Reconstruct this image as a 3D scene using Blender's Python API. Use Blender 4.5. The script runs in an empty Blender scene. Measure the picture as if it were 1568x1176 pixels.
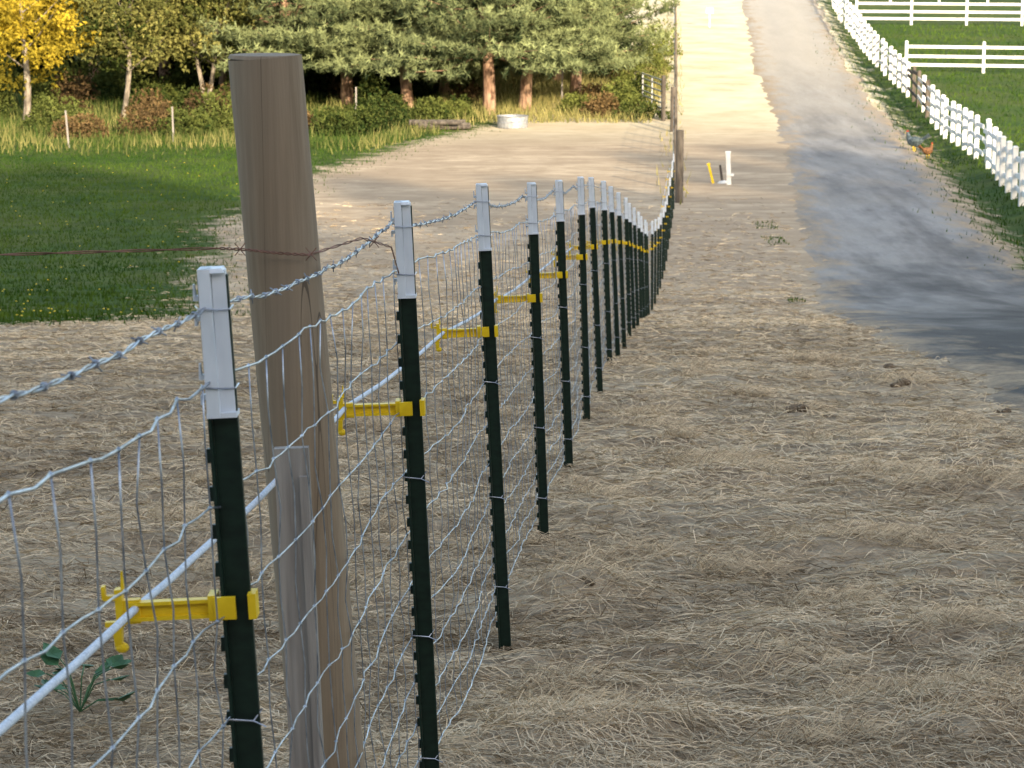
import bpy, math, numpy as np
from mathutils import Vector
rng=np.random.default_rng(7)
scene=bpy.context.scene
R=math.radians

# ---------------------------------------------------------------- noise / terrain
def vn(x,y,s=0.0):
    x=np.asarray(x,float);y=np.asarray(y,float)
    xi=np.floor(x);yi=np.floor(y);fx=x-xi;fy=y-yi
    def h(a,b):
        t=np.sin(a*127.1+b*311.7+s*74.7)*43758.5453
        return t-np.floor(t)
    u=fx*fx*(3-2*fx);v=fy*fy*(3-2*fy)
    a=h(xi,yi);b=h(xi+1,yi);c=h(xi,yi+1);d=h(xi+1,yi+1)
    return ((a*(1-u)+b*u)*(1-v)+(c*(1-u)+d*u)*v)*2-1
def fbm(x,y,s=0,o=3):
    r=0;a=1;t=0
    for i in range(o):
        r=r+a*vn(x*2**i+i*17.3,y*2**i-i*9.1,s+i);t+=a;a*=.5
    return r/t
GY=[-400,-80,-45,-20,-5,0,3.6,8.2,10.6,13,15.4,17.8,20.2,22.5,24.9,27.4,34,41.6,50,58,72,100,122,168,230,300,4000]
GZ=[14,14,10,2,-1.15,-1.6,-1.93,-2.30,-2.54,-2.76,-2.97,-3.2,-3.46,-3.73,-4.03,-4.34,-5.2,-6.22,-7.05,-7.5,-7.6,-7.85,-7.0,-4.8,-1,1,1]
_ys=np.arange(-400,4000,.25);_zs=np.interp(_ys,GY,GZ)
_k=np.hanning(17);_k/=_k.sum();_zs=np.convolve(np.pad(_zs,8,'edge'),_k,'valid')
def g(y): return np.interp(y,_ys,_zs)
def roadL(y): return np.interp(y,[-50,0,16,24.3,34,46.5,60,63,82,100,127,167,300],[7,4.5,2.95,3.5,4.35,5.35,6.6,6.85,8.55,10.1,11.5,14.4,24])
def roadR(y): return np.interp(y,[-50,0,16,24.3,46.5,60,63,72,82,100,127,167,300],[11.5,9,8.3,8.8,10.6,11.6,11.7,12.5,13.4,14.9,16.4,19.5,30])
def meadowE(y): return np.interp(y,[30,32,36,40,54,66,81,95,105,125,200],[-6.6,-6.3,-5.2,-4.9,-6.4,-7.3,-6.2,-3.4,0,5,8])
def greenv(x,y):
    a=np.minimum(meadowE(y)-x,y-31.5+0.25*(x+6))
    b=x-roadR(y)-.1
    return np.maximum(a,b)
def onroad(x,y): return np.minimum(x-roadL(y),roadR(y)-x)
mounds=[(1.77,15.9,.22,.06),(2.75,18.2,.3,.06),(1.3,7.15,.28,.07),(.17,7.0,.3,.09),(.22,9.1,.3,.13),(1.9,8.2,.4,.05),(.8,7.9,.3,.05),(2.6,14.2,.5,.06),(1.3,10.4,.4,.05),(-.55,9.5,.5,.05),(1.05,12.5,.35,.06),(2.0,12.0,.35,.06)]
def HH(x,y):
    x=np.asarray(x,float);y=np.asarray(y,float)
    z=g(y)
    r=onroad(x,y); off=np.clip(-r/.5,0,1)
    fade=np.clip((75-y)/35,0,1)
    wx=x+.25*fbm(x/.9,y/.9,5)
    wy=y+.18*fbm(x/.7,y/.7,6)
    m=.046*fbm(wx/.38,wy/.15,1)+.055*fbm(wx/1.2,wy/.45,2)+.05*fbm(x/4,y/3,3,2)
    z=z+m*off*fade*(y>-60)
    for mx,my,mr,mh in mounds:
        z=z+mh*np.exp(-((x-mx)**2+(y-my)**2*1.6)/mr**2)
    z=z-.25*np.exp(-((x-roadR(y)-.9)/.6)**2)
    return z

# ---------------------------------------------------------------- geometry helper
class Geo:
    def __init__(s): s.V=[];s.F=[];s.M=[];s.T=[];s.n=0
    def add(s,V,F,mat=0,tint=.5):
        V=np.asarray(V,float);F=np.asarray(F,int)
        s.V.append(V);s.F.append(F+s.n);s.n+=len(V)
        s.M.append(np.full(len(F),mat))
        s.T.append(np.full(len(V),tint) if np.isscalar(tint) else np.asarray(tint))
    def tube(s,P,r,sides=6,mat=0,tint=.5,cap=True):
        P=np.asarray(P,float);n=len(P)
        r=np.full(n,r) if np.isscalar(r) else np.asarray(r,float)
        T=np.gradient(P,axis=0);T/=np.linalg.norm(T,axis=1)[:,None]+1e-12
        up=np.array([0,0,1.]) if abs(T[:,2]).mean()<.8 else np.array([0,1.,0])
        A=np.cross(T,up);A/=np.linalg.norm(A,axis=1)[:,None]+1e-12
        B=np.cross(T,A)
        a=np.arange(sides)*2*math.pi/sides
        V=P[:,None]+r[:,None,None]*(np.cos(a)[None,:,None]*A[:,None]+np.sin(a)[None,:,None]*B[:,None])
        V=V.reshape(-1,3)
        i=np.arange(n-1)[:,None]*sides;j=np.arange(sides)[None];k=(j+1)%sides
        a0=(i+j).ravel();a1=(i+k).ravel();b0=a0+sides;b1=a1+sides
        F=np.concatenate([np.stack([a0,a1,b1],1),np.stack([a0,b1,b0],1)])
        if cap:
            c=np.arange(1,sides-1)
            F=np.concatenate([F,np.stack([c*0,c+1,c],1),np.stack([c*0,c,c+1],1)+(n-1)*sides])
        s.add(V,F,mat,tint)
    def box(s,c,sz,mat=0,rot=None,taper=1.0,tint=.5):
        c=np.array(c,float);h=np.array(sz,float)/2
        V=np.array([[x,y,z] for z in(-1,1) for y in(-1,1) for x in(-1,1)],float)
        V[4:,:2]*=taper
        V=V*h
        if rot is not None:
            V=V@np.array(rot).T
        F=[[0,2,3],[0,3,1],[4,5,7],[4,7,6],[0,1,5],[0,5,4],[2,6,7],[2,7,3],[0,4,6],[0,6,2],[1,3,7],[1,7,5]]
        s.add(V+c,F,mat,tint)
    def ball(s,c,r,mat=0,seg=8,rings=6,tint=.5,jit=0):
        r=np.array([r]*3 if np.isscalar(r) else r,float)
        V=[];
        for i in range(rings+1):
            t=math.pi*i/rings
            for j in range(seg):
                p=2*math.pi*j/seg
                V.append([math.sin(t)*math.cos(p),math.sin(t)*math.sin(p),math.cos(t)])
        V=np.array(V)
        if jit: V*=1+jit*rng.standard_normal((len(V),1))
        V=V*r+np.array(c)
        F=[]
        for i in range(rings):
            for j in range(seg):
                a=i*seg+j;b=i*seg+(j+1)%seg
                F+= [[a,a+seg,b+seg],[a,b+seg,b]]
        s.add(V,F,mat,tint)
    def lathe(s,prof,c,sides=24,mat=0):
        a=np.arange(sides)*2*math.pi/sides
        V=np.array([[c[0]+r*math.cos(t),c[1]+r*math.sin(t),c[2]+z] for r,z in prof for t in a])
        F=[]
        for i in range(len(prof)-1):
            for j in range(sides):
                k=(j+1)%sides;q=i*sides
                F+=[[q+j,q+k,q+sides+k],[q+j,q+sides+k,q+sides+j]]
        s.add(V,F,mat)
    def mesh(s,name,mats,smooth=False):
        V=np.concatenate(s.V);F=np.concatenate(s.F);M=np.concatenate(s.M);T=np.concatenate(s.T)
        me=bpy.data.meshes.new(name)
        me.vertices.add(len(V));me.vertices.foreach_set('co',V.astype(np.float32).ravel())
        me.loops.add(len(F)*3);me.loops.foreach_set('vertex_index',F.astype(np.int32).ravel())
        me.polygons.add(len(F));me.polygons.foreach_set('loop_start',np.arange(0,len(F)*3,3,dtype=np.int32))
        me.polygons.foreach_set('material_index',M.astype(np.int32))
        me.update(calc_edges=True)
        at=me.attributes.new('tint','FLOAT','POINT');at.data.foreach_set('value',T.astype(np.float32))
        for m in mats: me.materials.append(m)
        me.polygons.foreach_set('use_smooth',np.full(len(F),smooth))
        return me
    def obj(s,name,mats,loc=(0,0,0),smooth=False,rot=(0,0,0)):
        o=bpy.data.objects.new(name,s.mesh(name,mats,smooth))
        o.location=loc;o.rotation_euler=rot
        scene.collection.objects.link(o);return o
def inst(name,me,loc,rz=0,sc=1):
    o=bpy.data.objects.new(name,me);o.location=loc;o.rotation_euler=(0,0,rz)
    o.scale=(sc,sc,sc) if np.isscalar(sc) else sc
    scene.collection.objects.link(o);return o

# ---------------------------------------------------------------- materials
def newmat(name):
    m=bpy.data.materials.new(name);m.use_nodes=True
    nt=m.node_tree;return m,nt,nt.nodes['Principled BSDF']
def mixc(nt,f,a,b):
    n=nt.nodes.new('ShaderNodeMix');n.data_type='RGBA'
    if isinstance(f,(int,float)): n.inputs[0].default_value=f
    else: nt.links.new(f,n.inputs[0])
    for i,c in((6,a),(7,b)):
        if isinstance(c,(tuple,list)): n.inputs[i].default_value=(*c,1)
        else: nt.links.new(c,n.inputs[i])
    return n.outputs[2]
def math_(nt,op,a,b=None,clamp=False):
    n=nt.nodes.new('ShaderNodeMath');n.operation=op;n.use_clamp=clamp
    for i,c in enumerate((a,b)):
        if c is None: continue
        if isinstance(c,(int,float)): n.inputs[i].default_value=c
        else: nt.links.new(c,n.inputs[i])
    return n.outputs[0]
def mrange(nt,v,a,b,c=0,d=1):
    n=nt.nodes.new('ShaderNodeMapRange');n.inputs[1].default_value=a;n.inputs[2].default_value=b
    n.inputs[3].default_value=c;n.inputs[4].default_value=d
    nt.links.new(v,n.inputs[0]);return n.outputs[0]
def coords(nt,kind='Object'):
    return nt.nodes.new('ShaderNodeTexCoord').outputs[kind]
def noise(nt,co,scale=(1,1,1),detail=3,rough=.55,lo=.35,hi=.65):
    mp=nt.nodes.new('ShaderNodeMapping');mp.inputs['Scale'].default_value=scale
    nt.links.new(co,mp.inputs[0])
    n=nt.nodes.new('ShaderNodeTexNoise');n.inputs['Scale'].default_value=1;n.inputs['Detail'].default_value=detail
    n.inputs['Roughness'].default_value=rough
    nt.links.new(mp.outputs[0],n.inputs['Vector'])
    return mrange(nt,n.outputs[0],lo,hi)
def bump(nt,bs,h,st=.5,dist=.01):
    b=nt.nodes.new('ShaderNodeBump');b.inputs['Distance'].default_value=dist
    if isinstance(st,float): b.inputs['Strength'].default_value=st
    else: nt.links.new(st,b.inputs['Strength'])
    nt.links.new(h,b.inputs['Height']);nt.links.new(b.outputs[0],bs.inputs['Normal'])
def attr(nt,n):
    a=nt.nodes.new('ShaderNodeAttribute');a.attribute_name=n;return a.outputs['Fac']
def mat(name,c1,c2,scale=(5,5,5),rough=.8,metal=0,b=0,bd=.01,tint=False,spec=.3,transl=0,lo=.35,hi=.65):
    m,nt,bs=newmat(name)
    if tint: fac=attr(nt,'tint')
    else: fac=noise(nt,coords(nt),scale,lo=lo,hi=hi,detail=3)
    col=mixc(nt,fac,c1,c2)
    nt.links.new(col,bs.inputs['Base Color'])
    bs.inputs['Roughness'].default_value=rough;bs.inputs['Metallic'].default_value=metal
    bs.inputs['Specular IOR Level'].default_value=spec
    if b: bump(nt,bs,fac,float(b),bd)
    if tint and not transl:
        df=nt.nodes.new('ShaderNodeBsdfDiffuse');nt.links.new(col,df.inputs[0]);nt.links.new(df.outputs[0],nt.nodes['Material Output'].inputs[0])
    if transl:
        df=nt.nodes.new('ShaderNodeBsdfDiffuse');nt.links.new(col,df.inputs[0])
        tr=nt.nodes.new('ShaderNodeBsdfTranslucent');nt.links.new(col,tr.inputs[0])
        mx=nt.nodes.new('ShaderNodeMixShader');mx.inputs[0].default_value=transl
        nt.links.new(df.outputs[0],mx.inputs[1]);nt.links.new(tr.outputs[0],mx.inputs[2])
        nt.links.new(mx.outputs[0],nt.nodes['Material Output'].inputs[0])
    return m
M_green=mat('post_green_paint',(.003,.013,.009),(.007,.024,.016),(30,30,60),.45,spec=.35)
M_cap=mat('white_plastic',(.60,.66,.74),(.74,.79,.86),(20,20,8),.45)
M_yel=mat('yellow_plastic',(.70,.47,.01),(.80,.56,.02),(30,30,30),.4)
M_galv=mat('galvanised_wire',(.19,.215,.26),(.50,.54,.62),(25,25,25),.35,metal=.75,spec=.5)
M_rope=mat('rope_white',(.44,.49,.57),(.68,.73,.80),(200,200,200),.7)
M_rust=mat('rusty_wire',(.12,.06,.04),(.25,.13,.1),(40,40,40),.7,metal=.2)
M_barkp=mat('pine_bark',(.16,.09,.06),(.46,.30,.2),(6,6,2),.9,b=.6,bd=.03)
M_barkg=mat('grey_bark',(.12,.1,.08),(.36,.31,.25),(6,6,2),.9,b=.6,bd=.03)
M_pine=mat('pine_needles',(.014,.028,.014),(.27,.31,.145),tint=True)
M_fir=mat('dark_needles',(.006,.013,.006),(.025,.04,.016),tint=True)
M_maple=mat('yellow_leaves',(.15,.13,.02),(.60,.45,.05),tint=True,transl=.3)
M_olive=mat('olive_leaves',(.03,.045,.012),(.23,.22,.07),tint=True)
M_shrub=mat('shrub_leaves',(.016,.032,.01),(.15,.17,.045),tint=True)
M_autumn=mat('autumn_leaves',(.045,.03,.018),(.20,.135,.06),tint=True)
M_straw=mat('straw_blades',(.13,.092,.055),(.79,.645,.45),tint=True)
M_grass=mat('grass_blades',(.018,.048,.008),(.085,.135,.02),tint=True)
M_tall=mat('tall_grass_blades',(.045,.075,.018),(.32,.28,.11),tint=True)
M_white=mat('white_painted_boards',(.66,.66,.66),(.82,.82,.81),(2,2,2),.6)
M_dirt=mat('dirt_clod',(.09,.065,.042),(.22,.165,.11),(30,30,30),.95,b=.8)
M_flower=mat('yellow_petals',(.6,.45,.02),(.7,.55,.05),(9,9,9),.6)
M_weed=mat('weed_leaf',(.03,.08,.03),(.06,.15,.06),(30,30,30),.5)
M_steel=mat('grey_steel',(.30,.31,.33),(.48,.49,.51),(8,8,8),.45,metal=.5)
M_darkw=mat('dark_weathered_wood',(.06,.05,.042),(.14,.12,.1),(10,10,2),.9,b=.5)
M_greyb=mat('grey_weathered_board',(.21,.19,.175),(.33,.305,.28),(60,60,3),.85,b=.4,bd=.003)

M_wood,nt,bs=newmat('weathered_post_wood')
co=coords(nt)
f1=noise(nt,co,(70,70,1.5),5,.6,.3,.7)
f2=noise(nt,co,(8,8,1.5),3,.5,.35,.65)
f3=noise(nt,co,(13,13,.22),2,.4,.492,.5)
c=mixc(nt,f1,(.185,.135,.088),(.275,.210,.142))
c=mixc(nt,math_(nt,'MULTIPLY',f2,.4),c,(.235,.19,.145))
crack=math_(nt,'LESS_THAN',math_(nt,'ABSOLUTE',math_(nt,'SUBTRACT',f3,.5)),.35)
c=mixc(nt,math_(nt,'MULTIPLY',crack,.7),c,(.04,.03,.022))
nt.links.new(c,bs.inputs['Base Color']);bs.inputs['Roughness'].default_value=.85
bump(nt,bs,f1,.3,.002)

# ground
M_ground,nt,bs=newmat('ground_dry_grass')
co=coords(nt)
s1=noise(nt,co,(7,18,7),4,.7,.3,.7)
s2=noise(nt,co,(1.4,3,1),3,.6,.35,.65)
s3=noise(nt,co,(.25,.35,.3),3,.6,.4,.62)
straw=mixc(nt,s1,(.13,.09,.056),(.60,.48,.33))
straw=mixc(nt,math_(nt,'MULTIPLY',s2,.5),straw,(.25,.185,.12))
straw=mixc(nt,math_(nt,'MULTIPLY',s3,.35),straw,(.62,.51,.36))
sep=nt.nodes.new('ShaderNodeSeparateXYZ');nt.links.new(co,sep.inputs[0])
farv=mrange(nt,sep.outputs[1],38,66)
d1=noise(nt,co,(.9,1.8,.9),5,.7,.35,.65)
shade_bands=noise(nt,co,(.14,.45,.3),3,.6,.4,.6)
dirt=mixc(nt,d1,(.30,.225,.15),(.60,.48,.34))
dirt=mixc(nt,math_(nt,'MULTIPLY',shade_bands,.65),dirt,(.30,.225,.155))  # streaky shadow bands painted into the dirt colour
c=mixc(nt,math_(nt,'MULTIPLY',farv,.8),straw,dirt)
hill_sunlit=mrange(nt,sep.outputs[1],92,112)
h1=noise(nt,co,(.5,.5,.5),4,.65,.3,.7)
c=mixc(nt,hill_sunlit,c,mixc(nt,h1,(.52,.44,.28),(.78,.70,.50)))  # dry grass on the hill brightened to cream, sunlight put into the colour
gn1=noise(nt,co,(1.6,1.6,1),4,.65,.3,.7)
gn2=noise(nt,co,(.22,.3,.3),3,.6,.4,.62)
grass=mixc(nt,gn1,(.022,.05,.010),(.062,.105,.018))
grass=mixc(nt,math_(nt,'MULTIPLY',gn2,.35),grass,(.13,.125,.04))
gnz=noise(nt,co,(.9,.9,.9),3,.7,0,1)
gf=math_(nt,'ADD',attr(nt,'green'),math_(nt,'MULTIPLY',math_(nt,'SUBTRACT',gnz,.5),5.0))
c=mixc(nt,mrange(nt,gf,-.3,.5),c,grass)
nt.links.new(c,bs.inputs['Base Color']);bs.inputs['Roughness'].default_value=.95;bs.inputs['Specular IOR Level'].default_value=.1
bump(nt,bs,s1,mrange(nt,sep.outputs[1],30,60,.8,.0),.04)

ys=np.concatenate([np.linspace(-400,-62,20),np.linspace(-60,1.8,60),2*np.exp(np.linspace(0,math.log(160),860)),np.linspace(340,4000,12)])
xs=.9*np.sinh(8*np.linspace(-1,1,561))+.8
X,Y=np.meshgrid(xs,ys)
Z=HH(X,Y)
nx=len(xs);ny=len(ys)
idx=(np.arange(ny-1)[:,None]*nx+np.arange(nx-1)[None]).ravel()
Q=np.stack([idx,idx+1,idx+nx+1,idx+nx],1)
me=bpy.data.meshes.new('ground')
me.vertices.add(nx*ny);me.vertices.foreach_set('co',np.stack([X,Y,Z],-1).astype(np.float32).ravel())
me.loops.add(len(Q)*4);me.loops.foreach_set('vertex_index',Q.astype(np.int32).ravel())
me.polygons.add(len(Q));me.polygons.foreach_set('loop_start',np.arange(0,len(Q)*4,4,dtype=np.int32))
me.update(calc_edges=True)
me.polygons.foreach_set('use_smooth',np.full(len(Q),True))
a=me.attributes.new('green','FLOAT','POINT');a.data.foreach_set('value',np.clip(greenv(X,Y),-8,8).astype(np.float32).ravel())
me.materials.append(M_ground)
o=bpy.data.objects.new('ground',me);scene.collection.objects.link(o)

# road
M_road,nt,bs=newmat('gravel_road')
co=coords(nt)
r1=noise(nt,co,(14,14,14),4,.75,.3,.7)
r2=noise(nt,co,(.9,.14,.5),4,.65,.38,.62)
r3=noise(nt,co,(.35,.25,.3),4,.7,.35,.65)
c=mixc(nt,r2,(.18,.175,.175),(.36,.35,.34))
c=mixc(nt,math_(nt,'MULTIPLY',r3,.45),c,(.33,.30,.255))
sep=nt.nodes.new('ShaderNodeSeparateXYZ');nt.links.new(co,sep.inputs[0])
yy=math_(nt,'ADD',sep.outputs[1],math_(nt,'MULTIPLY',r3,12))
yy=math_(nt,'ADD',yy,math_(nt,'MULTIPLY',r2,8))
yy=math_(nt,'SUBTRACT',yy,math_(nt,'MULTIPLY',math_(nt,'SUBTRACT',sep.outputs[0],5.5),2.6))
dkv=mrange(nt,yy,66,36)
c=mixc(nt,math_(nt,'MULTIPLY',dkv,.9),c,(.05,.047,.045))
road_sunlit=mrange(nt,sep.outputs[1],95,130)
c=mixc(nt,math_(nt,'MULTIPLY',road_sunlit,.7),c,(.60,.54,.44))  # upper road paled to tan, sun glare painted into the gravel colour
c=mixc(nt,math_(nt,'MULTIPLY',r1,.35),c,(.12,.115,.11))
ed=noise(nt,co,(1.6,.6,1),4,.7,0,1)
ef=math_(nt,'ADD',attr(nt,'tint'),math_(nt,'MULTIPLY',math_(nt,'SUBTRACT',ed,.5),3.6))
em=mrange(nt,ef,1.0,-.15)
c=mixc(nt,em,c,mixc(nt,r1,(.26,.19,.12),(.5,.39,.26)))
nt.links.new(c,bs.inputs['Base Color']);bs.inputs['Roughness'].default_value=.9;bs.inputs['Specular IOR Level'].default_value=.15
bump(nt,bs,r1,.6,.02)
ry=np.concatenate([np.arange(-50,120,.3),np.arange(120,300,1.)])
nc=15
l=roadL(ry)+.25*fbm(ry/1.6,ry*0,11)+.12*vn(ry/.5,ry*0,12);r_=roadR(ry)+.3*fbm(ry/1.5,ry*0,13)
t=np.linspace(0,1,nc)
RX=l[:,None]*(1-t)+r_[:,None]*t;RY=np.repeat(ry[:,None],nc,1)
crown=.02+.05*np.sin(t*math.pi)[None]*np.ones_like(RX)-.03*(np.exp(-((t-.28)/.07)**2)+np.exp(-((t-.72)/.07)**2))[None]
crown[:,0]=-.04;crown[:,-1]=-.06
RZ=g(RY)+crown
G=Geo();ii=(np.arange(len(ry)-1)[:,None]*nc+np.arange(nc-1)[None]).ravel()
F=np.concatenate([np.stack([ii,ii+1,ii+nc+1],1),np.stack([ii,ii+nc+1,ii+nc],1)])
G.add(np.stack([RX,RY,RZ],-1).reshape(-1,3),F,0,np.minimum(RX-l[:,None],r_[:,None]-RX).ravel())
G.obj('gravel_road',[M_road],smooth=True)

# ---------------------------------------------------------------- straw blades
def blades(n,y0,y1,xf,keep,ang,Lf,wf,lift,seed,tintf):
    r=np.random.default_rng(seed)
    u=r.random(n)
    y=y0*np.exp(u*math.log(y1/y0))
    x=xf(y,r.random(n))
    k=keep(x,y,r);x=x[k];y=y[k];n=len(x)
    a=ang(x,y,r);L=Lf(y,r);w=wf(y,r)
    dx=np.cos(a)*L;dy=np.sin(a)*L
    up=lift(y,r)
    p0=np.stack([x,y,HH(x,y)+.004],1)
    x2=x+dx;y2=y+dy;z2=HH(x2,y2)+.004+up*r.random(n)*1.6
    p2=np.stack([x2,y2,z2],1)
    p1=(p0+p2)/2;p1[:,2]=np.maximum(p1[:,2],HH(p1[:,0],p1[:,1]))+up*.9
    bend=r.normal(0,.14,n)*L
    p1[:,0]+=-np.sin(a)*bend;p1[:,1]+=np.cos(a)*bend
    ph=r.uniform(-1.2,1.2,n)
    s=np.stack([-np.sin(a)*np.cos(ph),np.cos(a)*np.cos(ph),np.sin(ph)],1)*w[:,None]
    V=np.stack([p0-s,p0+s,p1+s,p1-s,p2],1).reshape(-1,3)
    b=np.arange(n)[:,None]*5
    F=np.concatenate([b+[0,1,2],b+[0,2,3],b+[3,2,4]])
    hn=(HH(p1[:,0],p1[:,1])-g(p1[:,1]))
    return V,F,np.repeat(np.clip(tintf(x,y,r)+hn*3.0,0,1),5)  # thatch tone plus painted shade between clumps: low blades darker, high ones lighter
G=Geo()
xf=lambda y,u:(u*2-1)*(.215*y+.4)
bare=lambda x,y:fbm(x/.8+3,y/.45,91)-.18
keep=lambda x,y,r:(greenv(x,y)<-.2+.8*r.normal(0,1,len(x)))&(onroad(x,y)<-.1+.45*r.normal(0,1,len(x)))&(r.random(len(x))<np.clip((74-y)/38,0,1))&(r.random(len(x))<np.clip(1-2.4*bare(x,y),.28,1))
ang=lambda x,y,r:-.25+1.1*fbm(x/.8,y/.6,21)+.75*r.normal(0,1,len(x))+math.pi*(r.random(len(x))<.5)
tint=lambda x,y,r:np.clip(.55+.36*fbm(x/.25,y/.13,31)+.28*fbm(x/1.8,y/1.2,32)+.22*r.normal(0,1,len(x)),0,1)
V,F,T=blades(390000,4.8,74,xf,keep,ang,lambda y,r:(.03+.10*r.random(len(y))**1.4)*(1+y/35),lambda y,r:(.0006+.00010*y)*(0.6+.8*r.random(len(y))),
   lambda y,r:.003+.010*r.random(len(y))+.03*(r.random(len(y))<.08)*r.random(len(y)),1,tint)
G.add(V,F,0,T)
r=np.random.default_rng(5)
tl=[(m[0],m[1],m[2]) for m in mounds]+[(xx,yy,r.uniform(.12,.3)) for xx,yy in zip(r.uniform(-1.5,4.5,90),r.uniform(6.6,24,90)) if xx<roadL(yy)-.4 and abs(xx)<.2*yy]
for mx,my,mr in tl:
    n=240
    a=r.uniform(0,2*math.pi,n);rr=mr*.8*np.sqrt(r.random(n))
    x=mx+rr*np.cos(a);y=my+rr*np.sin(a)*.7
    aa=-.3+r.normal(0,1.1,n);L=.05+.13*r.random(n)
    p0=np.stack([x,y,HH(x,y)],1)
    p1=p0+np.stack([np.cos(aa)*L*.5,np.sin(aa)*L*.5,.015+.05*r.random(n)],1)
    p2=p0+np.stack([np.cos(aa)*L,np.sin(aa)*L,.0+.05*r.random(n)],1)
    s=np.stack([-np.sin(aa)*.4,np.cos(aa)*.4,np.ones(n)*.8],1)*(.0006+.00010*my)
    V=np.stack([p0-s,p0+s,p1+s,p1-s,p2],1).reshape(-1,3);b=np.arange(n)[:,None]*5
    G.add(V,np.concatenate([b+[0,1,2],b+[0,2,3],b+[3,2,4]]),0,np.repeat(np.clip(r.normal(.55,.22,n),0,1),5))
G.obj('straw_layer',[M_straw])

def upright(n,xr,yr,keepf,h,w,tf,seed,lean=.35):
    r=np.random.default_rng(seed)
    x=r.uniform(*xr,n);y=r.uniform(*yr,n);k=keepf(x,y,r);x=x[k];y=y[k];n=len(x)
    z=HH(x,y)-.01;hh=r.uniform(*h,n);a=r.uniform(0,2*math.pi,n);ww=r.uniform(*w,n)
    sx=np.cos(a)*ww;sy=np.sin(a)*ww
    p=np.stack([x,y,z],1);s=np.stack([sx,sy,sx*0],1)
    top=p+np.stack([r.normal(0,lean,n)*hh,r.normal(0,lean,n)*hh,hh],1)
    V=np.stack([p-s,p+s,top],1).reshape(-1,3)
    return V,np.arange(n*3).reshape(-1,3),np.repeat(tf(x,y,r),3)
G=Geo()
gk=lambda x,y,r:(greenv(x,y)>.3+.9*r.normal(0,1,len(x)))&(np.abs(x)<.215*y+1)
gt=lambda x,y,r:np.clip(.4+.4*fbm(x/1.5,y/2,41)+.35*fbm(x/5,y/8,42)+.15*r.normal(0,1,len(x)),0,1)
V,F,T=upright(150000,(-22,0),(30,104),gk,(.03,.12),(.008,.022),gt,3);G.add(V,F,0,T)
V,F,T=upright(60000,(10,34),(55,150),gk,(.05,.2),(.012,.03),gt,4);G.add(V,F,0,T)
for cx,cy,rad,nn in [(6.35,62.5,.28,110),(6.45,66,.3,100),(5.15,47,.15,50)]:
    V,F,T=upright(nn,(cx-rad,cx+rad),(cy-rad*3,cy+rad*3),lambda x,y,r:np.ones(len(x),bool),(.03,.09),(.01,.025),lambda x,y,r:r.uniform(.3,.8,len(x)),int(cy));G.add(V,F,0,T)
G.obj('meadow_grass',[M_grass])
G=Geo()
tk=lambda x,y,r:(greenv(x,y)>.5)&(y>90+5*fbm(x/5,y*0,51)+r.normal(0,2,len(x)))&(r.random(len(x))<.55+.6*fbm(x/2,y/2,57))
V,F,T=upright(44000,(-30,4),(84,112),tk,(.12,.55),(.01,.03),lambda x,y,r:np.clip(.24+.6*fbm(x/2.0,y/3,52)+.2*r.normal(0,1,len(x)),0,1),6,.25);G.add(V,F,0,T)
V,F,T=upright(20000,(-3,8),(103,132),lambda x,y,r:x<np.interp(y,[100,125],[5.2,7.5]),(.15,.6),(.01,.03),lambda x,y,r:np.clip(r.normal(.7,.25,len(x)),0,1),7,.3);G.add(V,F,0,T)  # pale tint paints sunlit grass behind the pine trunks
V,F,T=upright(3000,(3.9,12),(70,165),lambda x,y,r:np.abs(x-np.interp(y,[72,108,165],[4.45,6.6,10.1]))<.5,(.1,.5),(.01,.03),lambda x,y,r:np.clip(r.normal(.7,.25,len(x)),0,1),8,.3);G.add(V,F,0,T)
G.obj('tall_grass',[M_tall])
G=Geo();r=np.random.default_rng(12)
for i in range(200):
    y=r.uniform(33,88);x=r.uniform(-.21*y,-4)
    if greenv(x,y)<.6: continue
    G.ball((x,y,float(HH(x,y))+.11),(.018,.018,.010),0,6,3)
    G.tube([(x,y,float(HH(x,y))),(x,y,float(HH(x,y))+.1)],.004,3,1)
G.obj('dandelion_flowers',[M_flower,M_weed])

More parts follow.
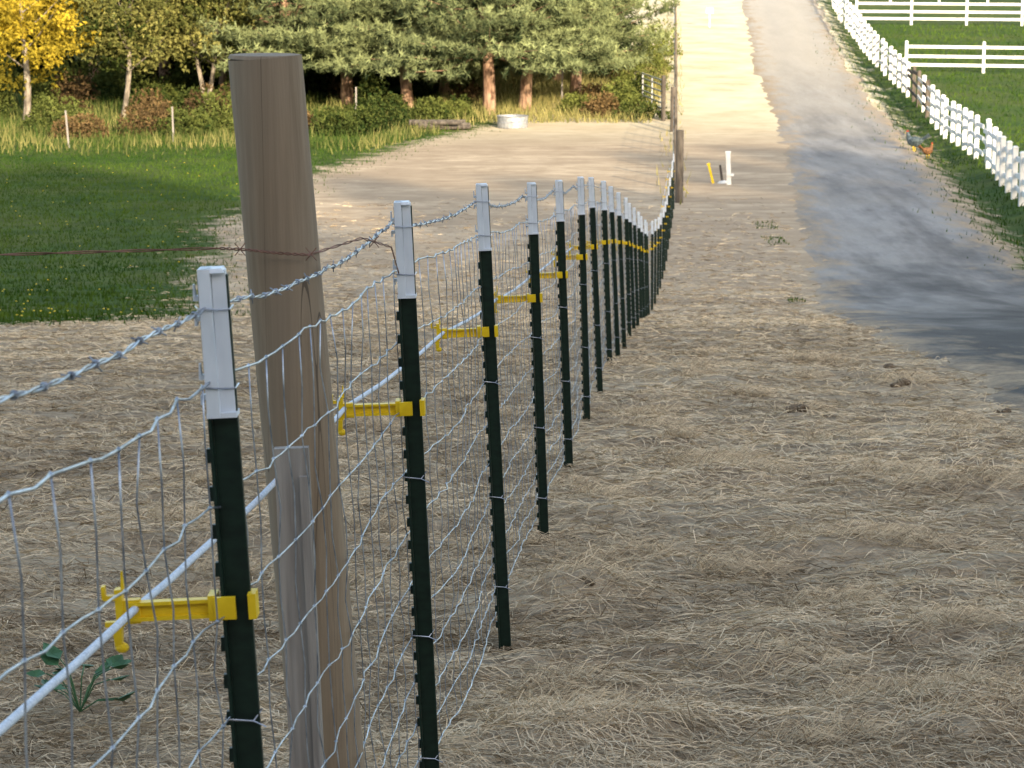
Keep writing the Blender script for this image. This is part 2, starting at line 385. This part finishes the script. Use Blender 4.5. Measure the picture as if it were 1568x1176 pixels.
# ---------------------------------------------------------------- main fence
FX=[-6,0,3.55,5.93,8.3,27.4,41.6,58,72,108,165,240]
FV=[-.93,-.55,-.330,-.186,-.025,1.25,2.2,3.45,4.5,6.75,10.2,15]
def fx(y): return np.interp(y,FX,FV)
def lean(y): return .042*np.clip((52-y)/22,0,1)
PY=[3.55+2.38*(n-1) for n in range(0,30)]
def gb(y): return g(y)-.04*np.clip((5.93-y)/2.38,0,1)
rp=np.random.default_rng(3)
def tpost(y,hh):
    G=Geo()
    b=-.3
    G.box((-.0175,0,(hh-.01+b)/2),(.004,.036,hh-.01-b),0)
    G.box((.002,0,(hh-.01+b)/2),(.034,.0055,hh-.01-b),0)
    G.box((.018,0,(hh-.01+b)/2),(.005,.011,hh-.01-b),0)
    z=.05
    while z<hh-.22:
        G.box((-.023,0,z),(.008,.012,.02),0,taper=.75);z+=.054
    L=.213+rp.uniform(-.008,.012)
    G.box((-.0105,0,hh-L/2),(.018,.039,L),1,taper=.92)
    G.box((.0085,0,hh-L/2-.001),(.021,.018,L-.004),1,taper=.9)
    G.box((-.001,0,hh-.003),(.036,.034,.006),1,taper=.85)
    G.box((0,0,hh-L+.003),(.042,.034,.007),1)
    for q in (.055,.165):
        G.box((-.0235,0,hh-q+.014),(.009,.012,.007),1)
        G.box((-.027,0,hh-q+.022),(.004,.012,.022),1,taper=.6)
        G.box((-.0235,0,hh-q-.014),(.009,.012,.007),1)
        G.box((-.027,0,hh-q-.018),(.004,.012,.012),1)
        G.tube([(-.03,.018,hh-q),(-.021,-.022,hh-q+.002),(-.001,-.0215,hh-q),(.005,-.011,hh-q-.002),(.021,-.011,hh-q-.002),(.023,.014,hh-q)],.0012,5,2)
    for q in (.64,1.02,1.32):
        z=hh-q
        G.tube([(-.028,.024,z),(-.026,-.022,z+.004),(.012,-.01,z-.004),(.024,0,z+.01),(.012,.012,z),(-.024,.023,z)],.0014,5,2)
        G.tube([(.012,-.01,z-.004),(.03,-.014,z-.012)],.0012,4,2)
    z=hh-.475
    G.box((.0235,-.006,z),(.011,.034,.036),3)
    G.box((-.014,-.0235,z),(.030,.006,.032),3)
    G.box((-.032,-.004,z),(.012,.036,.036),3)
    G.box((-.09,-.005,z-.002),(.125,.008,.026),3,);G.box((-.09,-.008,z+.009),(.125,.016,.005),3);G.box((-.09,-.008,z-.013),(.125,.016,.005),3)
    G.box((-.150,-.006,z-.002),(.03,.014,.034),3)
    G.box((-.164,-.006,z+.004),(.010,.018,.054),3)
    G.box((-.158,-.006,z+.042),(.005,.010,.028),3,taper=.4)
    G.box((-.168,-.012,z-.036),(.010,.014,.026),3,taper=1.3)
    G.box((-.176,-.012,z+.020),(.018,.010,.007),3);G.box((-.176,-.012,z-.018),(.018,.010,.007),3)
    G.box((-.184,-.012,z+.028),(.005,.012,.018),3)
    G.ball((-.164,-.014,z-.052),(.010,.008,.008),3)
    o=G.obj('metal_fence_post',[M_green,M_cap,M_galv,M_yel],loc=(float(fx(y)),y,float(gb(y))))
    o.rotation_euler=(rp.normal(0,.008),-float(lean(y))+rp.normal(0,.006),rp.normal(0,.08))
for y in PY:
    if y<72: tpost(y,1.5)
def fpt(y,h,off=0): 
    return np.stack([fx(y)-lean(y)*h-.026+off,y,gb(y)+h],-1)
G=Geo()
H=[1.335,1.17,1.01,.86,.72,.59,.47,.36,.26,.17,.09]
yst=np.arange(1.2,71.5,.152)
yst=yst+rng.normal(0,.008,len(yst))
ph=((yst-PY[0])/2.38)%1
sagb=4*ph*(1-ph)
bulge=.018*vn(yst/.9,yst*0,61)*np.clip(sagb*3,0,1)
hz=[]
for i,h in enumerate(H):
    hh=h-.012*sagb+.010*vn(yst/.5,yst*0+i,62)*np.clip(sagb*3,0,1)
    P=fpt(yst,hh);P[:,0]+=bulge+.008*vn(yst/.4,yst*0+i*3,63)*sagb
    hz.append(P)
    Q=np.empty((len(P)*2-1,3));Q[::2]=P;Q[1::2]=(P[1:]+P[:-1])/2
    Q[1::2,2]+=.003*rng.standard_normal(len(P)-1)-.002
    Q[1::2,0]+=.003*rng.standard_normal(len(P)-1)
    G.tube(Q,.0015 if 0<i<10 else .0020,6,0)
    k=P[P[:,1]<22]
    oc=np.array([[1,0,0],[-1,0,0],[0,1,0],[0,-1,0],[0,0,1],[0,0,-1]],float)*np.array([.0042,.010,.0045])
    oF=np.array([[0,2,4],[2,1,4],[1,3,4],[3,0,4],[2,0,5],[1,2,5],[3,1,5],[0,3,5]])
    n=len(k);VV=(k[:,None]+oc[None]).reshape(-1,3);FF=(oF[None]+np.arange(n)[:,None,None]*6).reshape(-1,3)
    G.add(VV,FF,0)
hz=np.array(hz)
for j in range(len(yst)):
    P=hz[:,j]
    Q=np.empty((len(P)*2-1,3));Q[::2]=P;Q[1::2]=(P[1:]+P[:-1])/2
    Q[1::2,1]+=rng.normal(0,.005,len(P)-1);Q[1::2,0]+=rng.normal(0,.004,len(P)-1)
    G.tube(Q,.0013,5,0)
G.obj('woven_wire_fence',[M_galv],smooth=True)
# top barbed strand
G=Geo()
yt=np.arange(1.0,16,.01);q=((yt-PY[0])/2.38)%1;P=fpt(yt,1.445-.03*4*q*(1-q),-.004)
P[:,2]+=.003*vn(yt/.13,yt*0,71)
for s in (0,math.pi):
    Q=P.copy();a=yt/.075*2*math.pi*.5+s
    Q[:,0]+=.0018*np.cos(a);Q[:,2]+=.0018*np.sin(a)
    G.tube(Q,.0016,5,0)
for i in range(6,len(P)-2,12):
    p=P[i]
    for dy in (-.003,.003):
        a=np.linspace(0,2*math.pi,7);C=p+np.stack([.0042*np.cos(a),np.linspace(dy-.002,dy+.002,7),.0042*np.sin(a)],1);G.tube(C,.0011,4,0)
    t=rng.uniform(0,3.14);d=np.array([math.cos(t),.3,math.sin(t)])*.011
    G.tube([p-d+[0,.004,0],p+d-[0,.004,0]],.0010,4,0)
yt=np.arange(16,72,.3);G.tube(fpt(yt,1.445+0*yt,-.004),.003,4,0)
G.obj('barbed_wire_strand',[M_galv],smooth=True)
G=Geo()
yr=np.arange(1.17,71.5,.06);q=((yr-PY[0])/2.38)%1
P=fpt(yr,1.018-.03*q*(1-q)*4*.4,-.128);P[:,2]+=.0015*vn(yr/.2,yr*0,72)
G.tube(P,.0056,8,0);G.obj('electric_fence_rope',[M_rope],smooth=True)
G=Geo()
for y in np.arange(76,240,3.2):
    G.tube([(fx(y),y,float(g(y))-.2),(fx(y),y,float(g(y))+1.45)],.06,6,0)
for h in (.1,.35,.6,.85,1.1,1.35):
    yy=np.arange(72,240,3.2);G.tube(np.stack([fx(yy)-.06,yy,g(yy)+h],-1),.006,4,1)
for y in np.arange(72,165,.4):
    G.tube([(fx(y)-.06,y,float(g(y))+.1),(fx(y)-.06,y,float(g(y))+1.35)],.003,3,1)
G.obj('pasture_wire_fence',[M_darkw,M_galv])

def roundpost(name,x,y,h,r,m,tilt=(0,0),sides=40,zb=None):
    G=Geo();n=30
    z=np.linspace(-.3,h,n);rr=r*(1.04-.04*(z/h))*(1+.003*rng.standard_normal(n))
    P=np.stack([z*tilt[0],z*tilt[1],z],1)
    G.tube(P,rr,sides,0,cap=False)
    G.tube(np.array([[h*tilt[0],h*tilt[1],h-.002],[h*tilt[0],h*tilt[1],h+.005]]),np.array([r*.995,r*.95]),sides,0)
    return G.obj(name,[m],loc=(x,y,float(g(y)) if zb is None else zb),smooth=False)
roundpost('wooden_fence_post',-.331,4.93,1.79,.0695,M_wood,(-.074,0),72)
roundpost('wooden_fence_post',float(fx(72))+.12,72,2.0,.11,M_darkw)
roundpost('wooden_fence_post',float(fx(100))-.1,100,1.7,.1,M_darkw)
G=Geo();G.box((0,0,.44),(.062,.022,1.3),0);G.box((.022,-.018,.42),(.016,.012,1.24),0)
G.obj('wooden_stake',[M_greyb],loc=(-.36,4.62,-2.02),rot=(0,-.035,0))
G=Geo()
pts=np.array([[-1.6,4.7,-.59],[-1.0,4.8,-.605],[-.55,4.87,-.60],[-.49,4.845,-.60],[-.44,4.838,-.605],[-.38,4.85,-.61],[-.3,5.2,-.62],[-.265,5.7,-.70],[-.255,5.92,-.80]])
tt=np.linspace(0,len(pts)-1,120);P=np.stack([np.interp(tt,range(len(pts)),pts[:,i]) for i in range(3)],1)
for s in(0,math.pi):
    Q=P.copy();a=tt*14+s;Q[:,1]+=.002*np.cos(a);Q[:,2]+=.002*np.sin(a);G.tube(Q,.0012,4,0)
for i in (12,40,75,95):
    G.tube([P[i]+[-.01,0,.012],P[i]+[.01,0,-.012]],.001,3,0);G.tube([P[i]+[.01,0,.012],P[i]+[-.01,0,-.012]],.001,3,0)
G.obj('rusty_barbed_wire',[M_rust])
G=Geo();r=np.random.default_rng(4)
for i in range(16):
    a=r.uniform(0,6.28);l=r.uniform(.05,.16);hh=r.uniform(.04,.14)
    p=np.array([math.cos(a)*l,math.sin(a)*l,hh]);G.tube([(0,0,0),p*[.5,.5,.8],p],.002,4,0)
    sd=np.array([-math.sin(a),math.cos(a),r.uniform(-.3,.3)]);w=r.uniform(.02,.035);L=r.uniform(.05,.08)
    d=np.array([math.cos(a),math.sin(a),r.uniform(-.3,.5)])
    V=[p,p+d*L*.3+sd*w,p+d*L*.7+sd*w*.7,p+d*L,p+d*L*.7-sd*w*.7,p+d*L*.3-sd*w,p+d*L*.5-[0,0,.01]]
    G.add(V,[[0,1,6],[1,2,6],[2,3,6],[3,4,6],[4,5,6],[5,0,6]],0)
G.obj('broadleaf_weed',[M_weed],loc=(-1.22,7.1,float(g(7.1))+.02))
G=Geo()
for x,y,s in [(2.72,18.0,.05),(1.75,15.8,.05),(3.05,20.9,.045),(.26,9.0,.018),(3.1,16.3,.03)]:
    for k in range(3):
        dx,dy=rng.normal(0,s*.8,2);s2=s*rng.uniform(.4,.9)
        G.ball((x+dx,y+dy,float(HH(x+dx,y+dy))+s2*.25),(s2*1.3,s2,s2*.75),0,14,9,jit=.07)
G.obj('dirt_clods',[M_dirt])

# ---------------------------------------------------------------- trees
def leaves(C,K,size,w,rngl,upb=.2,tint=.5):
    n=len(C)
    d=rngl.normal(0,1,(n,K,3));d[...,2]+=upb;d/=np.linalg.norm(d,axis=2)[...,None]
    s=np.cross(d,rngl.normal(0,1,(n,K,3)));s/=np.linalg.norm(s,axis=2)[...,None]
    L=size*rngl.uniform(.6,1.2,(n,K,1))
    p=C[:,None]+d*L*.15
    V=np.stack([p-s*w,p+s*w,p+d*L],2).reshape(-1,3)
    F=np.arange(n*K*3).reshape(-1,3)
    t=np.repeat(np.asarray(tint)*np.ones(n),K*3)+np.repeat(rngl.normal(0,.08,n*K),3)
    return V,F,np.clip(t,0,1)
def conifer(name,seed,Ht,Rd,cb,nb,padn,K,size,w,mats,conic=.75,tr=.27,pw=1.25):
    r=np.random.default_rng(seed);G=Geo()
    z=np.linspace(-.3,Ht*.97,14)
    cx=.12*np.sin(z*.7+seed);cy=.1*np.cos(z*.5+seed)
    G.tube(np.stack([cx-cx[0],cy-cy[0],z],1),tr*(1-z/Ht*.85)*np.where(z<.3,1.15,1),10,1)
    for i in range(nb):
        t=r.random()**pw
        h=cb+(Ht-cb)*t
        L=Rd*(1-t)**conic*r.uniform(.55,1.08)+.3
        a=r.uniform(0,2*math.pi);sl=r.uniform(-.18,.3)+.25*t
        d=np.array([math.cos(a),math.sin(a),sl])
        p0=np.array([0,0,h]);mid=p0+d*L*.5+[0,0,-.12*L*.5]
        G.tube([p0,mid,p0+d*L*.85],[.045*(1-t)+.015,.025,.008],4,1)
        nn=int(padn*(.35+L/Rd))
        u=r.uniform(.35,1.05,nn)
        C=p0+d*(L*u)[:,None]
        side=np.array([-math.sin(a),math.cos(a),0])
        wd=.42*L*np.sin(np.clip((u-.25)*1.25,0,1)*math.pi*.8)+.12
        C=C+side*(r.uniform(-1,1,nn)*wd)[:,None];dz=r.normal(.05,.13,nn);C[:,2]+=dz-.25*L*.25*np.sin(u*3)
        tt=.0+.68*u*r.uniform(.7,1)+r.normal(0,.15)+dz*1.1  # tint paints light and shade: dark inside the crown, pale at tips and tops
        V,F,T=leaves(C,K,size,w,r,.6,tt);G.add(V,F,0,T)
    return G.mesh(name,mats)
pm=[conifer('pine_a',1,12,4.0,2.5,150,44,13,.25,.024,[M_pine,M_barkp],pw=1.6),
    conifer('pine_b',2,11,3.8,2.3,150,44,13,.25,.024,[M_pine,M_barkp],pw=1.6),
    conifer('pine_c',3,13,4.2,2.0,150,44,13,.25,.024,[M_pine,M_barkp],pw=1.6)]
fir=conifer('fir_a',8,14,4.6,.5,150,20,7,.55,.07,[M_fir,M_barkg],.8)
def gz(x,y): return float(g(y))
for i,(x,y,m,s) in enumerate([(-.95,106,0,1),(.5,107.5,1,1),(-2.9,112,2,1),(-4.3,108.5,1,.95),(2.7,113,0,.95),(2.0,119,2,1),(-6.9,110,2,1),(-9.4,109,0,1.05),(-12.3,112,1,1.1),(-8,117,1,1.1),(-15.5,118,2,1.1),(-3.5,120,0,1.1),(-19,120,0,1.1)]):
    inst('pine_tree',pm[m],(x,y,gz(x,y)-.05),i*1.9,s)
r=np.random.default_rng(77)
for row,(yy,x0,x1,st,sc) in enumerate([(127,-34,0,4.2,1.0),(136,-42,2,4.5,1.25),(145,-50,3,5,1.5)]):
    for x in np.arange(x0,x1,st):
        inst('distant_fir_tree',fir,(x+r.uniform(-1,1),yy+r.uniform(-2,2),gz(0,yy)-.1),r.uniform(0,6),sc*r.uniform(.9,1.15))
for row,(yy,st) in enumerate([(-47,6.5),(-56,7)]):  # unseen firs behind the camera, added to keep the foreground in shade
    for x in np.arange(-45,100,st):
        s=r.uniform(1.55,1.9)+.06*row
        inst('unseen_shade_fir',fir,(x+r.uniform(-1.5,1.5),yy+r.uniform(-2,2),gz(0,yy)-.2),r.uniform(0,6),(s*1.15,s*1.15,s))

def broadleaf(name,seed,Ht,Rd,cb,ncl,nl,size,mats,tr=.15,stems=1):
    r=np.random.default_rng(seed);G=Geo()
    for s in range(stems):
        a=r.uniform(0,6.28);z=np.linspace(-.2,Ht*.8,10)
        k=(.0 if stems==1 else .18)
        P=np.stack([np.cos(a)*k*z+.1*np.sin(z),np.sin(a)*k*z+.08*np.cos(z*1.3),z],1);G.tube(P,tr*(1-z/Ht),8,1)
        for i in range(9):
            j=r.integers(3,9);b=r.uniform(0,6.28);L=r.uniform(.45,.75)*Rd
            q=P[j]+np.array([math.cos(b)*L,math.sin(b)*L,L*.9]);G.tube([P[j],(P[j]+q)/2+[0,0,-.1],q],[.03,.016,.005],4,1)
    for i in range(ncl):
        v=r.normal(0,1,3);v/=np.linalg.norm(v);v*=r.uniform(.45,1.0)
        c=np.array([v[0]*Rd,v[1]*Rd,cb+(Ht-cb)*.5+v[2]*(Ht-cb)*.5])
        C=c+r.normal(0,1,(nl,3))*[.34,.34,.22]
        V,F,T=leaves(C,3,size,size*.38,r,-.3,np.clip(.5+r.normal(0,.3)+.1*v[2],0,1));G.add(V,F,0,T)
    return G.mesh(name,mats)
inst('yellow_maple_tree',broadleaf('maple_a',5,8,2.6,1.2,90,60,.16,[M_maple,M_barkg],.16),(-19.3,104,gz(0,104)))
inst('yellow_maple_tree',broadleaf('maple_b',6,8,2.4,1.8,80,60,.16,[M_maple,M_barkg],.16),(-23.2,108,gz(0,108)))
inst('olive_broadleaf_tree',broadleaf('olive_a',9,7.5,2.2,1.7,115,60,.15,[M_olive,M_barkg],.11,3),(-15.6,105,gz(0,105)))
inst('olive_broadleaf_tree',broadleaf('olive_b',10,7.5,2.2,1.3,110,60,.15,[M_olive,M_barkg],.11,2),(-12.6,107.5,gz(0,107)))
def shrub(G,r,x,y,rx,hz_,n,size,mat_,t0):
    a=r.uniform(0,6.28,n);u=np.sqrt(r.random(n));zz=r.random(n)
    C=np.stack([x+np.cos(a)*u*rx*np.sqrt(1-.7*zz**2),y+np.sin(a)*u*rx*.7*np.sqrt(1-.7*zz**2),g(y)+zz*hz_*(1+.25*np.sin(a*3+x))],1)
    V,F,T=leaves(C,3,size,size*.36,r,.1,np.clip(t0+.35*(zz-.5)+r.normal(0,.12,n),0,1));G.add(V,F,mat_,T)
G=Geo();r=np.random.default_rng(15)
for i in range(120):
    x=r.uniform(-30,5.2);y=r.uniform(104,121)
    if -1.8<x<3.2 : continue
    shrub(G,r,x,y,r.uniform(.6,1.3),r.uniform(.5,1.5) if x<-4 else r.uniform(.4,.9),260,.14,0 if r.random()<.85 else 1,r.uniform(.1,.5))
for x,y,rx,h,m,t in [(-13.5,98,1.4,1.1,1,.4),(-12.2,97.5,1.2,.9,0,.4),(-11.2,99,1.1,1.3,0,.5),(-5.6,99,1.0,.9,0,.15),(-6.6,98,1.1,.9,0,.25),(-5,101,1.2,1.1,0,.1),(-8,99,.9,.7,1,.6),(-9.2,99,.9,.9,0,.3),(4.4,106,1.1,1.1,0,.7),(3.6,105,.9,.8,1,.5),(2.6,106,.8,.7,0,.7),(5.0,110,1.0,1.5,0,.6),(5.8,116,1.2,1.8,0,.7),(-2.2,104,.8,.6,0,.6),(-3.2,103,.9,.8,0,.4),(-16,97,1.2,.7,1,.5),(-17.5,100,1.3,1.1,0,.5),(6.6,124,1.2,1.6,0,.8),(7.4,132,1.2,1.5,0,.9)]:
    shrub(G,r,x,y,rx,h,700,.12,m,t)
G.obj('undergrowth',[M_shrub,M_autumn])

# ---------------------------------------------------------------- small things
def railfence(name,pts,sp,H_,rails,pw,m,jit=0,dark=()):
    G=Geo();pts=np.array(pts,float)
    seg=np.hypot(*np.diff(pts,axis=0).T);L=np.concatenate([[0],np.cumsum(seg)])
    s=np.arange(0,L[-1],sp);px=np.interp(s,L,pts[:,0]);py=np.interp(s,L,pts[:,1])
    for i in range(len(s)):
        z=float(g(py[i]));mi=1 if i in dark else 0
        j=rng.normal(0,jit,2)
        G.box((px[i]+j[0],py[i],z+H_/2-.1),(pw,pw,H_+.25),mi)
        G.box((px[i]+j[0],py[i],z+H_+.05),(pw*1.25,pw*1.25,.05),mi,taper=.5)
        if i<len(s)-1:
            z2=float(g(py[i+1]));a=math.atan2(py[i+1]-py[i],px[i+1]-px[i]);ln=math.hypot(px[i+1]-px[i],py[i+1]-py[i])
            sl=math.atan2(z2-z,ln)
            for h in rails:
                sl2=sl+rng.normal(0,jit*.5)
                ca,sa,cs,ss=math.cos(a),math.sin(a),math.cos(sl2),math.sin(sl2)
                Rm=np.array([[ca*cs,-sa,-ca*ss],[sa*cs,ca,-sa*ss],[ss,0,cs]])
                G.box(((px[i]+px[i+1])/2,(py[i]+py[i+1])/2,(z+z2)/2+h+rng.normal(0,jit)),(ln-pw,.04,.14),mi,rot=Rm)
    G.obj(name,[m,M_darkw])
railfence('white_rail_fence',[(12.0,50),(13.9,70),(15.5,86),(16.9,108),(18.2,136),(19.9,163),(24,200)],2.0,1.35,(.3,.72,1.14),.15,M_white,.045,dark=(28,30,31))
railfence('white_rail_fence',[(18.6,124),(26,123),(40,122)],3.6,1.4,(.35,.75,1.2),.13,M_white)
railfence('white_rail_fence',[(19.6,150),(30,149),(46,148)],3.1,1.4,(.35,.75,1.2),.13,M_white)
railfence('white_rail_fence',[(20.6,165),(34,166),(50,166)],3.1,1.4,(.35,.75,1.2),.13,M_white)
G=Geo();G.lathe([(0,.06),(.6,.06),(.66,0),(.68,.25),(.66,.28),(.68,.31),(.68,.5),(.72,.53),(.68,.55),(.64,.52),(.62,.12),(0,.12)],(0,0,0),32,0)
G.lathe([(.0,.42),(.64,.42)],(0,0,0),32,1)
M_water=mat('tank_water',(.02,.03,.03),(.04,.05,.05),(3,3,3),.05)
o=G.obj('stock_tank',[M_steel,M_water],loc=(.02,101.5,gz(0,101.5)),smooth=False);o.scale=(.88,.88,.85)
G=Geo()
for h in (.25,.45,.65,.9,1.15,1.35): G.tube([(0,0,h),(.75,-8,h+.05)],.03,6,0)
for t in (0,.33,.66,1): G.tube([(t*.75,-8*t,.22),(t*.75,-8*t,1.4)],.035,6,0)
G.tube([(0,0,-.2),(0,0,1.6)],.09,8,1);G.tube([(.8,-8.2,-.2),(.8,-8.2,1.6)],.09,8,1)
G.obj('pasture_gate',[M_steel,M_darkw],loc=(5.2,112,gz(0,110)-.05))
G=Geo();G.box((0,0,.45),(.13,.1,1.0),0);G.box((.0,0,.97),(.16,.13,.05),0);G.box((.04,-.07,.3),(.22,.03,.08),0)
G.obj('white_marker_post',[M_white],loc=(6.45,77.5,float(g(77.5))),rot=(0,-.04,0))
G=Geo();G.box((0,0,.28),(.07,.05,.62),0);G.box((.0,0,.6),(.1,.08,.05),0);G.obj('yellow_marker_stake',[M_yel],loc=(6.02,78,float(g(78))),rot=(0,-.25,0))
G=Geo();G.box((0,0,.25),(.08,.08,.6),0,taper=.8);G.ball((0,0,.0),(.16,.12,.09),1);G.obj('dark_stake',[M_darkw,M_white],loc=(6.3,78,float(g(78))),rot=(0,-.15,0))
G=Geo();G.box((0,0,.5),(.06,.06,1.1),0);G.box((0,-.04,.95),(.4,.03,.3),0);G.obj('small_white_sign',[M_white],loc=(11.1,148,float(g(148))))
for px,y,h in [(-15.6,92,1.3),(-12.3,95,1.25),(-6.2,104,1.3),(2.1,110,1.6),(-8.9,100,1.0)]:
    G=Geo();G.box((0,0,h/2),(.06,.05,h),0);G.box((0,0,h),(.08,.07,.04),0,taper=.5)
    G.obj('wooden_stake',[M_greyb],loc=(px,y,float(g(y))),rot=(0,rng.normal(0,.05),0))
G=Geo()
for i in range(7):
    a=rng.uniform(-.4,.4);G.tube([(-1+rng.uniform(-.4,.3),rng.uniform(-.3,.3),.1+.1*(i%3)),(1+rng.uniform(-.4,.4),a,.12+.1*(i%3))],[.11,.07],8,0)
G.obj('log_pile',[M_darkw],loc=(-2.7,100.5,gz(0,100.5)))
M_hb=mat('brown_feathers',(.10,.045,.02),(.24,.115,.05),(20,20,20),.8)
M_hd=mat('dark_feathers',(.03,.045,.05),(.10,.13,.15),(20,20,20),.8)
M_red=mat('comb_red',(.35,.03,.02),(.45,.05,.03),(9,9,9),.6)
def hen(x,y,rz,m,sc):
    G=Geo()
    P=np.array([[-.24,0,.30],[-.17,0,.28],[-.08,0,.25],[.02,0,.24],[.11,0,.27],[.16,0,.34],[.185,0,.41],[.2,0,.45],[.225,0,.46]])
    G.tube(P,[.02,.07,.12,.135,.11,.065,.045,.042,.015],12,0)
    for a in np.linspace(-.25,.25,7):
        G.add([(-.18,a*.1,.26),(-.18,a*.1,.33),(-.36,a*.4,.47-abs(a)*.3),(-.38,a*.4,.38)],[[0,1,2],[0,2,3]],0)
    for s in(-1,1):
        G.ball((-.03,s*.115,.27),(.13,.03,.075),0)
        G.tube([(-.0,s*.05,.17),(.02,s*.055,.09),(.0,s*.055,.01)],[.028,.011,.009],6,2)
        for t in(-.5,0,.5): G.tube([(0,s*.055,.01),(.06*math.cos(t),s*.055+.06*math.sin(t),.005)],.007,4,2)
    G.tube([(.225,0,.455),(.27,0,.44)],[.014,.002],5,2)
    G.add([(.16,0,.49),(.18,0,.53),(.2,0,.5),(.22,0,.52),(.235,0,.47)],[[0,1,2],[0,2,4],[2,3,4]],1)
    G.ball((.225,0,.42),(.012,.01,.022),1)
    o=G.obj('hen',[m,M_red,M_yel],loc=(x,y,float(HH(x,y))),smooth=True,rot=(0,0,rz));o.scale=(sc,)*3
hen(14.0,88,.6,M_hb,1.0);hen(13.95,90.5,2.6,M_hd,1.4)

# ---------------------------------------------------------------- light, world, camera
el=R(17);az=R(20)
S=Vector((math.sin(az)*math.cos(el),-math.cos(az)*math.cos(el),math.sin(el)))
sl=bpy.data.lights.new('sun','SUN');sl.energy=8.5;sl.angle=R(.5);sl.color=(1,.84,.60)
so=bpy.data.objects.new('sun',sl);so.rotation_euler=S.to_track_quat('Z','Y').to_euler();so.location=(0,-20,30);scene.collection.objects.link(so)
w=bpy.data.worlds.new('World');scene.world=w;w.use_nodes=True
nt=w.node_tree;sk=nt.nodes.new('ShaderNodeTexSky');sk.sky_type='NISHITA';sk.sun_disc=False
sk.sun_elevation=el;sk.sun_rotation=math.pi-az;sk.dust_density=2.5;sk.ozone_density=.5
mx=nt.nodes.new('ShaderNodeMix');mx.data_type='RGBA';mx.blend_type='MULTIPLY';mx.inputs[0].default_value=1;mx.inputs[7].default_value=(1,.965,.90,1)
nt.links.new(sk.outputs[0],mx.inputs[6])
nt.links.new(mx.outputs[2],nt.nodes['Background'].inputs[0]);nt.nodes['Background'].inputs[1].default_value=.54
cd=bpy.data.cameras.new('camera');cd.lens=91.8;cd.sensor_width=36;cd.clip_end=6000;cd.clip_start=.1
cd.dof.use_dof=True;cd.dof.focus_distance=6.8;cd.dof.aperture_fstop=22
co_=bpy.data.objects.new('camera',cd);co_.location=(0,0,0);co_.rotation_euler=(R(80),0,0)
scene.collection.objects.link(co_);scene.camera=co_
scene.view_settings.view_transform='Standard';scene.view_settings.look='None';scene.view_settings.exposure=0
